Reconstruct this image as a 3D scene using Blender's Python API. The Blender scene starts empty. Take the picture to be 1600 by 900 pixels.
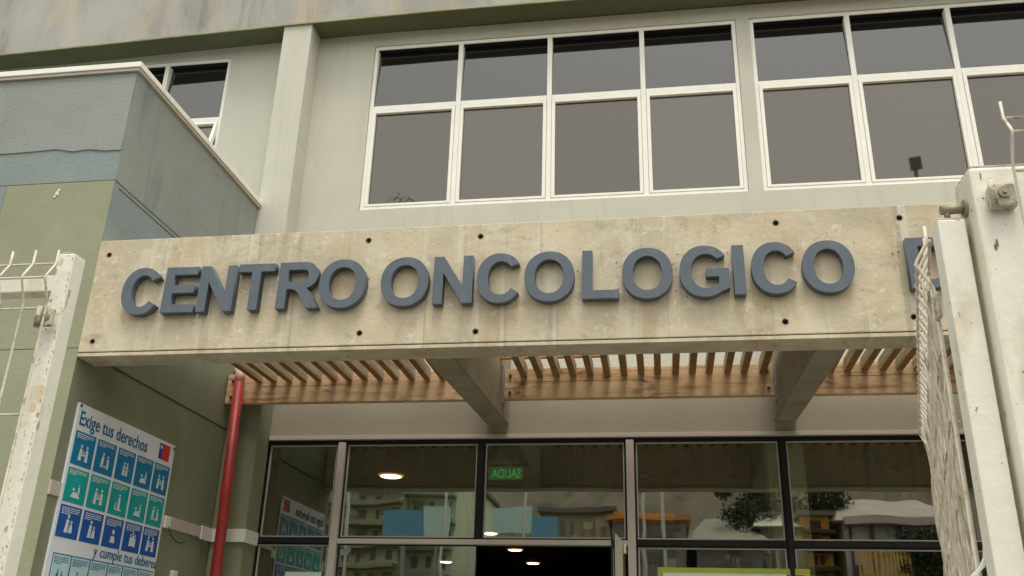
import bpy, bmesh, math, random
from mathutils import Vector, Matrix
random.seed(7)
C = bpy.context.scene.collection
scn = bpy.context.scene
R = math.radians

# ------------------------------------------------------------------ camera
def aim(yaw, pitch, roll):
    f = Vector((math.sin(yaw)*math.cos(pitch), math.cos(yaw)*math.cos(pitch), math.sin(pitch)))
    r = Vector((math.cos(yaw), -math.sin(yaw), 0)); u = r.cross(f)
    r2 = math.cos(roll)*r + math.sin(roll)*u; u2 = -math.sin(roll)*r + math.cos(roll)*u
    return Matrix((r2, u2, -f)).transposed()
cam = bpy.data.objects.new('camera', bpy.data.cameras.new('camera')); C.objects.link(cam)
cam.matrix_world = Matrix.Translation((0, -4.15, 1.6)) @ aim(-0.16357, 0.38939, 0.02838).to_4x4()
cam.data.sensor_width = 36; cam.data.lens = 36*1443.16/1600
cam.data.clip_start = .05; cam.data.clip_end = 600
scn.camera = cam
# ------------------------------------------------------------------ world, overcast daylight
SUN_EL, SUN_AZ = R(70), R(165)          # azimuth: clockwise from +Y (north)
w = bpy.data.worlds.new('World'); scn.world = w; w.use_nodes = True
nt = w.node_tree; nt.nodes.clear()
sky = nt.nodes.new('ShaderNodeTexSky'); sky.sky_type = 'NISHITA'; sky.sun_disc = False
sky.sun_elevation = SUN_EL; sky.sun_rotation = SUN_AZ; sky.air_density = 1.6; sky.dust_density = 1.2; sky.ozone_density = .6
hs = nt.nodes.new('ShaderNodeHueSaturation'); hs.inputs['Saturation'].default_value = .12
tn = nt.nodes.new('ShaderNodeMixRGB'); tn.blend_type = 'MULTIPLY'; tn.inputs[0].default_value = 1; tn.inputs[2].default_value = (1.0, .965, .885, 1)
bg = nt.nodes.new('ShaderNodeBackground'); bg.inputs['Strength'].default_value = .15
out = nt.nodes.new('ShaderNodeOutputWorld')
nt.links.new(sky.outputs[0], hs.inputs['Color']); nt.links.new(hs.outputs[0], tn.inputs[1]); nt.links.new(tn.outputs[0], bg.inputs[0]); nt.links.new(bg.outputs[0], out.inputs[0])
sl = bpy.data.lights.new('sun', 'SUN'); sl.energy = 1.1; sl.angle = R(18); sl.color = (1, .95, .84)
so = bpy.data.objects.new('sun', sl); C.objects.link(so)
sd = Vector((math.sin(SUN_AZ)*math.cos(SUN_EL), math.cos(SUN_AZ)*math.cos(SUN_EL), math.sin(SUN_EL)))
so.rotation_euler = sd.to_track_quat('Z', 'Y').to_euler(); so.location = (0, -10, 20)
scn.view_settings.view_transform = 'Standard'; scn.view_settings.look = 'None'
scn.view_settings.exposure = 0.86; scn.view_settings.gamma = 1.0
scn.render.engine = 'CYCLES'
scn.cycles.max_bounces = 10; scn.cycles.transparent_max_bounces = 16
scn.cycles.sample_clamp_indirect = 4

# ------------------------------------------------------------------ materials
def lin(c):
    return tuple((v/255/12.92 if v/255 <= .04045 else ((v/255+.055)/1.055)**2.4) for v in c)
def alb(c, k=1.0):
    r = lin(c); return tuple(min(1, x*k) for x in r)
def mat(name, col, rough=.8, metal=0, var=.12, vs=3.0, layers=(), bump=0, bs=40, spec=.3, emit=None):
    """layers: (kind, colour, amount, scale(x,y,z), lo, hi)  kind noise|musgrave"""
    m = bpy.data.materials.new(name); m.use_nodes = True; n = m.node_tree; b = n.nodes['Principled BSDF']
    b.inputs['Roughness'].default_value = rough; b.inputs['Metallic'].default_value = metal
    b.inputs['Specular IOR Level'].default_value = spec
    tc = n.nodes.new('ShaderNodeTexCoord')
    def noise(scale, s3=(1, 1, 1), detail=6, rough=.6, off=0, dist=0):
        mp = n.nodes.new('ShaderNodeMapping'); mp.inputs['Scale'].default_value = s3; mp.inputs['Location'].default_value = (off, off*1.3, off*.7)
        n.links.new(tc.outputs['Object'], mp.inputs[0])
        t = n.nodes.new('ShaderNodeTexNoise'); t.inputs['Scale'].default_value = scale; t.inputs['Detail'].default_value = detail
        t.inputs['Roughness'].default_value = rough; t.inputs['Distortion'].default_value = dist
        n.links.new(mp.outputs[0], t.inputs[0]); return t.outputs[0]
    def ramp(src, lo, hi):
        r = n.nodes.new('ShaderNodeMapRange'); r.inputs['From Min'].default_value = lo; r.inputs['From Max'].default_value = hi
        n.links.new(src, r.inputs[0]); return r.outputs[0]
    base = n.nodes.new('ShaderNodeRGB'); base.outputs[0].default_value = (*col, 1); cur = base.outputs[0]
    if var:
        mx = n.nodes.new('ShaderNodeMixRGB'); mx.blend_type = 'MULTIPLY'
        v = ramp(noise(vs), .3, .7); rr = n.nodes.new('ShaderNodeMixRGB')
        rr.inputs[1].default_value = (1-var, 1-var, 1-var, 1); rr.inputs[2].default_value = (1+var*.6, 1+var*.6, 1+var*.6, 1)
        n.links.new(v, rr.inputs[0]); mx.inputs[0].default_value = 1
        n.links.new(cur, mx.inputs[1]); n.links.new(rr.outputs[0], mx.inputs[2]); cur = mx.outputs[0]
    for i, (c2, amt, sc, s3, lo, hi) in enumerate(layers):
        f = ramp(noise(sc, s3, off=3.7*(i+1), dist=.4), lo, hi)
        mu = n.nodes.new('ShaderNodeMath'); mu.operation = 'MULTIPLY'; mu.inputs[1].default_value = amt; n.links.new(f, mu.inputs[0])
        mx = n.nodes.new('ShaderNodeMixRGB'); n.links.new(mu.outputs[0], mx.inputs[0]); n.links.new(cur, mx.inputs[1]); mx.inputs[2].default_value = (*c2, 1); cur = mx.outputs[0]
    n.links.new(cur, b.inputs['Base Color'])
    if bump:
        bp = n.nodes.new('ShaderNodeBump'); bp.inputs['Strength'].default_value = bump; bp.inputs['Distance'].default_value = .01
        n.links.new(noise(bs, detail=8), bp.inputs['Height']); n.links.new(bp.outputs[0], b.inputs['Normal'])
    if emit:
        b.inputs['Emission Color'].default_value = (*emit[0], 1); b.inputs['Emission Strength'].default_value = emit[1]
    return m

cream_l = [((.36, .35, .27), .35, 1.1, (1, 1, .5), .5, .75), ((.30, .27, .20), .28, 5, (2.2, 2.2, .15), .56, .8)]
M = {}
M['cream'] = mat('cream_plaster', (.56, .555, .475), .9, var=.05, vs=2, layers=cream_l, bump=.25, bs=60)
M['beige'] = mat('beige_plaster', (.34, .305, .235), .9, var=.08, vs=2, layers=cream_l, bump=.25, bs=60)
M['fascia'] = mat('grey_green_render', (.34, .335, .31), .9, var=.16, vs=1.3, bump=.3, bs=50,
    layers=[((.50, .41, .29), .8, 2.6, (1, 1, .16), .50, .64), ((.18, .16, .15), .6, 7.5, (1, 1, .12), .56, .70), ((.44, .44, .40), .6, 1.8, (1, 1, .4), .50, .62)])
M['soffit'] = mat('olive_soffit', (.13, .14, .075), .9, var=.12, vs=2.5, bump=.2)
M['soffit_edge'] = mat('yellow_green_edge', (.36, .36, .22), .9, var=.25, vs=5)
M['bluegrey'] = mat('blue_grey_render', (.29, .315, .295), .9, var=.12, vs=1.8, bump=.35, bs=55,
    layers=[((.27, .31, .29), .6, 1.7, (1, 1, 1), .45, .65), ((.26, .27, .18), .35, 2.6, (1, 1, .5), .55, .75), ((.15, .17, .165), .5, 5, (1.5, 1.5, .16), .56, .72)])
M['bluegrey2'] = mat('blue_grey_render_lower', (.25, .30, .30), .9, var=.10, vs=2.5, bump=.35, bs=55, layers=[((.24, .28, .27), .5, 2, (1, 1, 1), .5, .7)])
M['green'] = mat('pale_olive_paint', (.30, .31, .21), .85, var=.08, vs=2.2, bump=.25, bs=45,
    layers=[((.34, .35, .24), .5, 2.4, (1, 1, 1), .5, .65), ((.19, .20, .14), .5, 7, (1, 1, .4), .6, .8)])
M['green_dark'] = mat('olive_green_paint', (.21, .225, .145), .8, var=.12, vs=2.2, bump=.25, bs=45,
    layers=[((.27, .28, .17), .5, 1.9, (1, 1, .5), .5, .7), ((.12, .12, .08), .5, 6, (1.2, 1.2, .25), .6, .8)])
M['joint'] = mat('dark_joint', (.05, .05, .04), .95, var=0)
M['concrete'] = mat('board_marked_concrete', (.60, .53, .385), .9, var=.14, vs=2.2, bump=.35, bs=30,
    layers=[((.44, .39, .29), .6, 1.3, (1, 1, 1.5), .48, .60), ((.66, .62, .49), .55, 3.8, (1.2, 1, .9), .54, .64), ((.46, .35, .20), .5, 2.6, (1.6, 1, .7), .56, .66),
            ((.34, .31, .235), .55, 8, (1, 1, 1.5), .57, .68), ((.66, .63, .52), .6, 6, (2.6, 1, .06), .57, .66), ((.28, .25, .19), .5, 5, (3.2, 1, .10), .58, .68),
            ((.70, .66, .54), .7, 22, (1, 1, 1), .60, .68), ((.26, .23, .18), .6, 55, (1, 1, 1), .65, .72)])
M['concrete_dark'] = mat('weathered_concrete', (.33, .285, .20), .92, var=.16, vs=4, bump=.5, bs=35,
    layers=[((.22, .2, .15), .7, 3, (1, 1, 1), .48, .7), ((.42, .39, .3), .5, 6, (1, 1, 1), .58, .75)])
M['hole'] = mat('tie_hole_shadow', (.15, .12, .085), .95, var=0)
M['letter'] = mat('blue_grey_painted_metal', (.104, .130, .158), .5, var=.12, vs=5, spec=.35, layers=[((.22, .22, .20), .35, 12, (1, 1, .25), .58, .72), ((.07, .095, .13), .5, 9, (1, 1, .5), .56, .75), ((.2, .24, .29), .4, 30, (1, 1, 1), .66, .72)])
M['alu'] = mat('cream_aluminium', (.86, .855, .78), .5, var=.04, vs=8, spec=.4, layers=[((.5, .46, .36), .4, 14, (1, 1, .5), .6, .8)])
M['alu2'] = mat('grey_aluminium', (.50, .45, .40), .45, var=.05, vs=8, spec=.5)
M['bead'] = mat('pale_glazing_bead', (.42, .43, .38), .5, var=0)
M['gasket'] = mat('black_gasket', (.012, .012, .013), .6, var=0)
wood_l = [((.30, .15, .06), .75, 7, (.3, 5, 5), .50, .64), ((.66, .47, .29), .7, 4, (.4, 5, 5), .52, .66), ((.16, .08, .04), .8, 3.2, (1.3, 3, 3), .58, .68)]
M['wood'] = mat('weathered_pine', (.60, .41, .235), .75, var=.25, vs=3, bump=.3, bs=30, layers=wood_l)
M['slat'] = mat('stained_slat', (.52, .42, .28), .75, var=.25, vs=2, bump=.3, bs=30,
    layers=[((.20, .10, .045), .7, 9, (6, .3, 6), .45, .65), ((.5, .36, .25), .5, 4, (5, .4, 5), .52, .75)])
M['slat_shaded'] = mat('shaded_slat_underside', (.31, .165, .06), .75, var=.3, vs=6, bump=.3, bs=30)  # darker copy for downward faces: underside shade put into the colour
M['orange_wood'] = mat('fresh_orange_timber', (.85, .42, .13), .7, var=.2, vs=9)
M['steel'] = mat('galvanised_steel', (.32, .35, .38), .45, metal=.4, var=.15, vs=20)
M['bolt'] = mat('dark_bolt', (.06, .05, .045), .5, metal=.5, var=0)
M['red'] = mat('red_paint', (.34, .022, .018), .5, var=.25, vs=6, spec=.5, bump=.15, layers=[((.25, .02, .015), .6, 8, (1, 1, .6), .5, .7), ((.6, .25, .2), .5, 24, (1, 1, .6), .66, .75)])
M['pinkend'] = mat('faded_pink_pipe_end', (.6, .36, .32), .6, var=.15, vs=20)
M['white_paint'] = mat('chipped_white_paint', (.80, .79, .68), .45, var=.05, vs=7, spec=.45, bump=.2, bs=25,
    layers=[((.58, .49, .34), .7, 8, (1, 1, .35), .56, .68), ((.72, .70, .62), .7, 5, (1, 1, .3), .5, .6), ((.36, .32, .25), .9, 30, (1, 1, .45), .655, .675), ((.20, .16, .11), .9, 70, (1, 1, .6), .68, .70)])
M['wire'] = mat('galvanised_white_wire', (.66, .61, .50), .45, var=.2, vs=40, spec=.4, layers=[((.30, .24, .17), .8, 45, (1, 1, 1), .56, .66)])
M['grime'] = mat('grimy_clip_paint', (.55, .51, .40), .6, var=.25, vs=60, bump=.4, bs=90, layers=[((.22, .18, .12), .8, 50, (1, 1, 1), .52, .62)])
M['hinge'] = mat('worn_hinge_steel', (.33, .29, .22), .55, metal=.3, var=.25, vs=60)
M['band'] = mat('cable_cover', (.50, .455, .385), .6, var=.08, vs=5)
M['bandw'] = mat('white_cable_cover', (.72, .72, .66), .5, var=.04)
M['board'] = mat('poster_board', (.72, .76, .79), .45, var=.03)
M['tile_blue'] = mat('poster_blue', (.010, .19, .37), .4, var=.12, vs=9)
M['tile_teal'] = mat('poster_teal', (.010, .35, .34), .4, var=.12, vs=9)
M['tile_navy'] = mat('poster_royal_blue', (.018, .098, .37), .4, var=.12, vs=9)
M['tile_pale'] = mat('poster_pale_blue', (.50, .68, .74), .45, var=.1, vs=20)
M['title'] = mat('poster_title_blue', (.012, .135, .27), .4, var=0)
M['picto'] = mat('poster_white_ink', (.66, .71, .74), .45, var=0)
M['flag_blue'] = mat('flag_blue', (.01, .08, .32), .4, var=0)
M['flag_red'] = mat('flag_red', (.68, .035, .03), .4, var=0)
M['lime'] = mat('lime_green_border', (.36, .46, .07), .5, var=.08, vs=8)
M['paper'] = mat('white_paper', (.70, .71, .64), .6, var=.12, vs=16)
M['paleg'] = mat('pale_green_paper', (.50, .68, .58), .6, var=.08, vs=8)
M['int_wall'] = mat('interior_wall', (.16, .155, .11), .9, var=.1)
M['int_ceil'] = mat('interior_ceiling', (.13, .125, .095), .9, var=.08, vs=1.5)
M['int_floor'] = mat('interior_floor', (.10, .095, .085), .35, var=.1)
M['int_col'] = mat('interior_pale_green', (.80, .82, .62), .85, var=.06)
M['lamp'] = mat('lamp_glow', (.9, .8, .6), .5, var=0, emit=((1, .80, .45), 5))
M['lamp_ring'] = mat('glowing_lamp_ring', (.7, .35, .08), .4, var=0, emit=((1, .45, .08), .22))  # ring emission stands in for lamp light caught by the rim
M['exit'] = mat('exit_sign_green', (.02, .2, .06), .5, var=0, emit=((.08, .3, .12), .08))
M['exit_txt'] = mat('exit_sign_letters', (.1, .8, .25), .5, var=0, emit=((.05, .8, .15), .18))
M['plastic'] = mat('grey_plastic', (.30, .29, .22), .5, var=0)

def glossmix(name, under, tint, fac, rough=.0, fres=0, transp=None, wav=0):
    m = bpy.data.materials.new(name); m.use_nodes = True; n = m.node_tree; n.nodes.clear()
    o = n.nodes.new('ShaderNodeOutputMaterial'); g = n.nodes.new('ShaderNodeBsdfGlossy'); g.inputs['Color'].default_value = (*tint, 1); g.inputs['Roughness'].default_value = rough
    if transp: u = n.nodes.new('ShaderNodeBsdfTransparent'); u.inputs[0].default_value = (*transp, 1)
    else: u = n.nodes.new('ShaderNodeBsdfDiffuse'); u.inputs[0].default_value = (*under, 1)
    mx = n.nodes.new('ShaderNodeMixShader')
    fr = n.nodes.new('ShaderNodeFresnel'); fr.inputs['IOR'].default_value = 1.5
    ma = n.nodes.new('ShaderNodeMath'); ma.operation = 'MULTIPLY_ADD'; ma.inputs[1].default_value = fres; ma.inputs[2].default_value = fac; ma.use_clamp = True
    n.links.new(fr.outputs[0], ma.inputs[0]); n.links.new(ma.outputs[0], mx.inputs[0]); n.links.new(u.outputs[0], mx.inputs[1]); n.links.new(g.outputs[0], mx.inputs[2])
    if wav:
        tc = n.nodes.new('ShaderNodeTexCoord'); t = n.nodes.new('ShaderNodeTexNoise'); t.inputs['Scale'].default_value = 2.2; t.inputs['Detail'].default_value = 1
        n.links.new(tc.outputs['Object'], t.inputs[0]); bp = n.nodes.new('ShaderNodeBump'); bp.inputs['Strength'].default_value = wav; bp.inputs['Distance'].default_value = .01
        n.links.new(t.outputs[0], bp.inputs['Height']); n.links.new(bp.outputs[0], g.inputs['Normal'])
    n.links.new(mx.outputs[0], o.inputs[0]); return m
M['tint_up'] = glossmix('tinted_reflective_glass', (.009, .009, .011), (.96, .965, .95), .02, fres=2.1, wav=.02)
M['tint_lo'] = [glossmix('tinted_sash_glass', (.022, .017, .013), (1, .95, .87), .03+d, fres=2.0, rough=.02, wav=.03) for d in (0, .012, -.006, .004)]
M['glass'] = glossmix('clear_glazing', None, (.95, .98, .88), .10, fres=2.2, transp=(.95, .97, .94), wav=.10, rough=.012)

# ------------------------------------------------------------------ mesh helpers
def bm_new(): return bmesh.new()
def box(bm, x0, x1, y0, y1, z0, z1, bev=0):
    vs = [bm.verts.new((x, y, z)) for z in (z0, z1) for x, y in ((x0, y0), (x1, y0), (x1, y1), (x0, y1))]
    F = [(3, 2, 1, 0), (4, 5, 6, 7), (0, 1, 5, 4), (1, 2, 6, 5), (2, 3, 7, 6), (3, 0, 4, 7)]
    fs = [bm.faces.new([vs[i] for i in f]) for f in F]
    if bev:
        es = set(e for f in fs for e in f.edges)
        bmesh.ops.bevel(bm, geom=list(es), offset=bev, segments=2, affect='EDGES', profile=.6)
    return bm
def hexa(bm, P):
    vs = [bm.verts.new(p) for p in P]
    for f in [(3, 2, 1, 0), (4, 5, 6, 7), (0, 1, 5, 4), (1, 2, 6, 5), (2, 3, 7, 6), (3, 0, 4, 7)]: bm.faces.new([vs[i] for i in f])
def tube(bm, pts, r, n=8, cap=True):
    pts = [Vector(p) for p in pts]; rings = []; ref = None
    for i, p in enumerate(pts):
        d = (pts[min(i+1, len(pts)-1)]-pts[max(i-1, 0)]).normalized()
        if ref is None:
            ref = d.orthogonal().normalized()
        a = (ref - d*ref.dot(d)).normalized(); ref = a; b = d.cross(a)
        rr = r[i] if isinstance(r, (list, tuple)) else r
        rings.append([bm.verts.new(p + rr*(math.cos(t)*a+math.sin(t)*b)) for t in (2*math.pi*k/n for k in range(n))])
    for A, B in zip(rings, rings[1:]):
        for k in range(n): 
            f = bm.faces.new((A[k], A[(k+1) % n], B[(k+1) % n], B[k])); f.smooth = True
    if cap: bm.faces.new(rings[0][::-1]); bm.faces.new(rings[-1])
def disc(bm, c, r, ax='z', n=24, flip=False):
    vs = []
    for k in range(n):
        a = 2*math.pi*k/n; u, v = r*math.cos(a), r*math.sin(a)
        vs.append(bm.verts.new((c[0]+u, c[1]+v, c[2]) if ax == 'z' else ((c[0]+u, c[1], c[2]+v) if ax == 'y' else (c[0], c[1]+u, c[2]+v))))
    bm.faces.new(vs[::-1] if flip else vs)
def rootloc(o):
    v = Vector((0, 0, 0))
    while o: v += o.location; o = o.parent
    return v
def obj(name, bm, m, parent=None, label=None, recalc=True):
    if recalc: bmesh.ops.recalc_face_normals(bm, faces=bm.faces)
    if parent is not None: bmesh.ops.translate(bm, vec=-rootloc(parent), verts=bm.verts)
    me = bpy.data.meshes.new(name); bm.to_mesh(me); bm.free()
    for x in (m if isinstance(m, (list, tuple)) else [m]): me.materials.append(x)
    o = bpy.data.objects.new(name, me); C.objects.link(o); o.parent = parent
    if label: o['label'] = label
    return o
def thing(name, label, cat, loc, group=None):
    o = bpy.data.objects.new(name, None); C.objects.link(o); o.location = loc; o.empty_display_size = .1
    o['label'] = label; o['category'] = cat
    if group: o['group'] = group
    return o
def tag(o, label, cat, group=None):
    o['label'] = label; o['category'] = cat
    if group: o['group'] = group
    return o
def struct(name, bm, m):
    o = obj(name, bm, m); o['kind'] = 'structure'; return o
def B(name, m, parent, *boxes, bev=0, label=None):
    bm = bm_new()
    for b in boxes: box(bm, *b, bev=bev)
    return obj(name, bm, m, parent, label)
def setorigin(o, v):      # give a one-mesh thing its origin at its base
    v = Vector(v); o.data.transform(Matrix.Translation(-v)); o.location = v; return o

# ------------------------------------------------------------------ the setting behind and around
asph = mat('asphalt', (.055, .054, .052), .9, var=.2, vs=.6, bump=.4, bs=60, layers=[((.09, .088, .08), .6, 3, (1, 1, 1), .5, .7)])
pav = mat('paving', (.22, .205, .175), .9, var=.2, vs=1.5, bump=.3, bs=50, layers=[((.11, .10, .09), .6, 4, (1, 1, 1), .52, .7)])
bm = bm_new(); box(bm, -150, 150, -240, 150, -.6, 0); struct('ground', bm, mat('dry_ground', (.17, .15, .10), .95, var=.25, vs=.3))
bm = bm_new(); box(bm, -90, 90, -13.5, -6.2, .004, .01); struct('road', bm, asph)
bm = bm_new(); box(bm, -60, 60, -6.2, -2.0, .004, .13, bev=0); box(bm, -60, 60, -2.0, 1.9, .008, .10); struct('pavement', bm, pav)
bm = bm_new(); box(bm, -90, 90, -17.5, -13.5, .004, .14); struct('far_pavement', bm, pav)
# hill across the street: a bumpy rising sheet
bm = bm_new(); nx, ny = 60, 24; gv = []
for j in range(ny+1):
    row = []
    for i in range(nx+1):
        x = -90+180*i/nx; y = -34-110*j/ny
        t = min(1, j/7); hill = (21+2.0*math.sin(x*.09)+1.5*math.sin(x*.23+1)) if not 10.5 < x < 16.5 else 5
        z = -.2+t*t*(3-2*t)*hill + random.uniform(-.3, .3)*(j > 0)
        row.append(bm.verts.new((x, y, z)))
    gv.append(row)
for j in range(ny):
    for i in range(nx):
        f = bm.faces.new((gv[j][i], gv[j][i+1], gv[j+1][i+1], gv[j+1][i])); f.smooth = True
struct('hill', bm, mat('scrub_hillside', (.24, .20, .155), .95, var=.35, vs=.35, layers=[((.06, .075, .03), .7, .6, (1, 1, 1), .5, .7)]))

# ------------------------------------------------------------------ hospital building
hosp = thing('hospital_building', 'large cream hospital building with tinted strip windows above a glazed entrance', 'building', (0, 2, 0))
YW = 1.95
WZ0, WZ1 = 4.832, 6.362
# openings in the facade
bm = bm_new()
AX0, AX1, BX0, BX1, CX1, CX0 = -2.222, .712, .815, 3.75, -3.492, -6.43
box(bm, -14, CX0, YW, 2.25, 0, 6.49); box(bm, CX1, -2.953, YW, 2.25, 3.03, 6.49); box(bm, CX0, CX1, YW, 2.25, WZ1, 6.49); box(bm, CX0, CX1, YW, 2.25, 3.03, WZ0)
box(bm, CX0, -2.953, YW, 2.25, 0, 3.03); box(bm, -2.953, AX0, YW, 2.25, 3.49, 6.49)
box(bm, AX0, AX1, YW, 2.25, WZ1, 6.49); box(bm, AX0, AX1, YW, 2.25, 3.49, WZ0)
box(bm, AX1, BX0, YW, 2.25, 3.49, 6.49); box(bm, BX0, BX1, YW, 2.25, WZ1, 6.49); box(bm, BX0, BX1, YW, 2.25, 3.49, WZ0); box(bm, BX1, 14, YW, 2.25, 0, 6.49)
bmesh.ops.remove_doubles(bm, verts=bm.verts, dist=.0001)
obj('wall', bm, M['cream'], hosp)
B('lintel', M['beige'], hosp, (-2.953, 3.75, YW, 2.25, 3.062, 3.49), label='beige lintel band over the entrance glazing')
B('trim', M['alu2'], hosp, (-2.705, 3.75, 1.925, 2.1, 3.032, 3.06), bev=.002)
pil = B('column', M['cream'], hosp, (-2.953, -2.71, 1.75, 1.95, 3.49, 6.488), bev=.004)
B('column', M['green_dark'], hosp, (-2.949, -2.712, 1.753, 1.95, 0, 3.488), bev=.004, label='olive green foot of the column beside the entrance')
# overhanging upper storey, its lower edge dropping slightly to the left
fe = [(-14, 6.16), (-5.5, 6.405), (-2.9, 6.478), (-1.6, 6.500), (14, 6.505)]
bm = bm_new(); cols_ = []
for x, z in fe:
    zi = min(z, 6.49) if x > -6 else z
    cols_.append([bm.verts.new(p) for p in ((x, 1.735, z), (x, 3.0, 6.49), (x, 3.0, 9.5), (x, 1.735, 9.5))])
for a_, b_ in zip(cols_, cols_[1:]):
    for k in range(4):
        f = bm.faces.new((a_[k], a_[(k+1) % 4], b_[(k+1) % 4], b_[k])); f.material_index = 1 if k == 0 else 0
bm.faces.new(cols_[0]); bm.faces.new(cols_[-1][::-1])
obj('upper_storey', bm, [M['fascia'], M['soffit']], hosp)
bm = bm_new(); cols_ = [[bm.verts.new(p) for p in ((x, 1.731, z-.003), (x, 1.742, z-.003), (x, 1.742, z+.016), (x, 1.731, z+.012))] for x, z in fe]
for a_, b_ in zip(cols_, cols_[1:]):
    for k in range(4): bm.faces.new((a_[k], a_[(k+1) % 4], b_[(k+1) % 4], b_[k]))
obj('drip_edge', bm, M['soffit_edge'], hosp)

def strip_window(x0, x1, n, open_last=False):
    fr = 1.962
    win = B('window', M['alu'], hosp, (x0+.002, x1-.002, fr, 1.972, WZ1-.032, WZ1-.002), (x0+.002, x1-.002, fr, 2.055, WZ0+.002, WZ0+.030),
            (x0+.002, x0+.031, fr+.0005, 2.055, WZ0+.03, WZ1-.032), (x1-.031, x1-.002, fr+.0005, 2.055, WZ0+.03, WZ1-.032), bev=.002)
    B('dark_head_strip', M['gasket'], win, (x0+.031, x1-.031, 1.9725, 2.05, WZ1-.030, WZ1-.002))  # black strip added to darken the head's underside and its reflection
    st = (x1-x0)/n
    B('transom', M['alu'], win, *[(x0+st*i+(.031 if i == 0 else .020), x0+st*(i+1)-(.031 if i == n-1 else .020), fr+.002, 2.055, 5.737, 5.778) for i in range(n)], bev=.003)
    for i in range(1, n):
        x = x0+st*i; B('mullion', M['alu'], win, (x-.019, x+.019, fr+.001, 2.055, WZ0+.03, WZ1-.032), bev=.002)
    for i in range(n):
        a, b = x0+st*i+.02, x0+st*(i+1)-.02
        bm = bm_new(); zb, zt = 5.76, WZ1-.02
        hexa(bm, [(a, 1.972, zb), (b, 1.972, zb), (b, 1.976, zb), (a, 1.976, zb), (a, 2.020, zt), (b, 2.020, zt), (b, 2.024, zt), (a, 2.024, zt)])
        obj('pane', bm, M['tint_up'], win)
        # lower sash: its own frame
        a2, b2 = x0+st*i+(.033 if i == 0 else .0215), x0+st*(i+1)-(.033 if i == n-1 else .0215)
        z0, z1, t = WZ0+.031, 5.733, .026
        op = open_last and i == n-1
        bm = bm_new()
        for q in ((a2, a2+t, fr-.004, 2.0, z0, z1), (b2-t, b2, fr-.004, 2.0, z0, z1), (a2+t, b2-t, fr-.003, 2.0, z1-t, z1), (a2+t, b2-t, fr-.003, 2.0, z0, z0+.02)): box(bm, *q, bev=.002)
        bp = bm_new(); box(bp, a2+t-.004, b2-t+.004, 1.985, 1.991, z0+.015, z1-t+.005)
        if op:
            rm = Matrix.Rotation(R(-14), 4, 'X')
            for q in (bm, bp): bmesh.ops.rotate(q, cent=(0, fr, z1), matrix=rm, verts=q.verts)
        obj('sash', bm, M['alu'], win); obj('pane', bp, M['tint_lo'][(i*3+n) % 4], win)
    return win
strip_window(AX0, AX1, 4); strip_window(BX0, BX1, 4); strip_window(CX0, CX1, 5, True)
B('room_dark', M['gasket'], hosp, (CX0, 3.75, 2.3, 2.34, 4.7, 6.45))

# entrance glazing
cols = [-2.71, -2.167, -1.185, -.1865, .79, 1.735, 2.74, 3.75]
gl = B('entrance_glazing', M['gasket'], hosp, (-2.71, 3.75, 1.955, 2.0, 3.014, 3.031))
ZT0, ZT1 = 2.338, 2.372
B('mullion', M['alu2'], gl, (-2.193, -2.141, 1.930, 2.01, .1, 3.014), bev=.003)
B('mullion', M['alu2'], gl, (-.212, -.161, 1.930, 2.01, .1, 3.014), bev=.003)
B('transom', M['alu2'], gl, (-2.141, -.212, 1.934, 2.01, ZT0-.006, ZT0+.027), bev=.003)
for x in (.79, 1.735, 2.74): B('mullion', M['gasket'], gl, (x-.013, x+.013, 1.945, 2.01, .1, 3.014), bev=.002)
B('mullion', M['gasket'], gl, (-1.201, -1.169, 1.95, 2.01, ZT1-.008, 3.014), bev=.002)
def glaze(x0, x1, z0, z1, g=.013, glassm='glass'):
    # black gasket frame, thin pale bead inside it, pane
    B('gasket', M['gasket'], gl, (x0, x1, 1.958, 1.99, z0, z0+g), (x0, x1, 1.958, 1.99, z1-g, z1), (x0, x0+g, 1.9585, 1.99, z0+g, z1-g), (x1-g, x1, 1.9585, 1.99, z0+g, z1-g))
    a, b, c, d, t = x0+g, x1-g, z0+g, z1-g, .008
    B('glazing_bead', M['bead'], gl, (a, b, 1.962, 1.985, c, c+t), (a, b, 1.962, 1.985, d-t, d), (a, a+t, 1.9625, 1.985, c+t, d-t), (b-t, b, 1.9625, 1.985, c+t, d-t))
    B('pane', M[glassm], gl, (a, b, 1.972, 1.9725, c, d))
edges = [(-2.71, -2.193), (-2.141, -1.201), (-1.169, -.212), (-.161, .777), (.803, 1.722), (1.748, 2.727), (2.753, 3.75)]
for i, (a, b) in enumerate(edges):
    glaze(a, b, ZT1-.008 if i in (1, 2) else ZT1-.01, 3.014)
    if i not in (1, 2):
        B('transom', M['gasket'], gl, (a, b, 1.95, 2.0, ZT0+.0, ZT1-.01)); glaze(a, b, .1, ZT0)
# left door leaf, shut; right leaf stands open
dl = B('door', M['glass'], hosp, (-2.13, -1.2, 1.975, 1.9755, .12, 2.325), label='closed frameless glass door leaf on the left')
B('door_edge', M['gasket'], dl, (-2.139, -2.13, 1.97, 1.982, .12, 2.325), (-1.2, -1.192, 1.97, 1.982, .12, 2.325), (-2.139, -1.192, 1.968, 1.984, 2.325, 2.331))
B('door_clamp', M['steel'], dl, (-2.12, -2.06, 1.962, 1.99, 2.262, 2.30), (-2.075, -2.045, 1.958, 1.962, 2.28, 2.31))
bm = bm_new(); hexa(bm, [(-.236, 1.93, .12), (-.228, 1.93, .12), (-.274, 1.28, .12), (-.282, 1.28, .12), (-.236, 1.93, 2.34), (-.228, 1.93, 2.34), (-.274, 1.28, 2.34), (-.282, 1.28, 2.34)])
dr = obj('door', bm, M['glass'], hosp, 'glass door leaf standing open')
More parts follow.
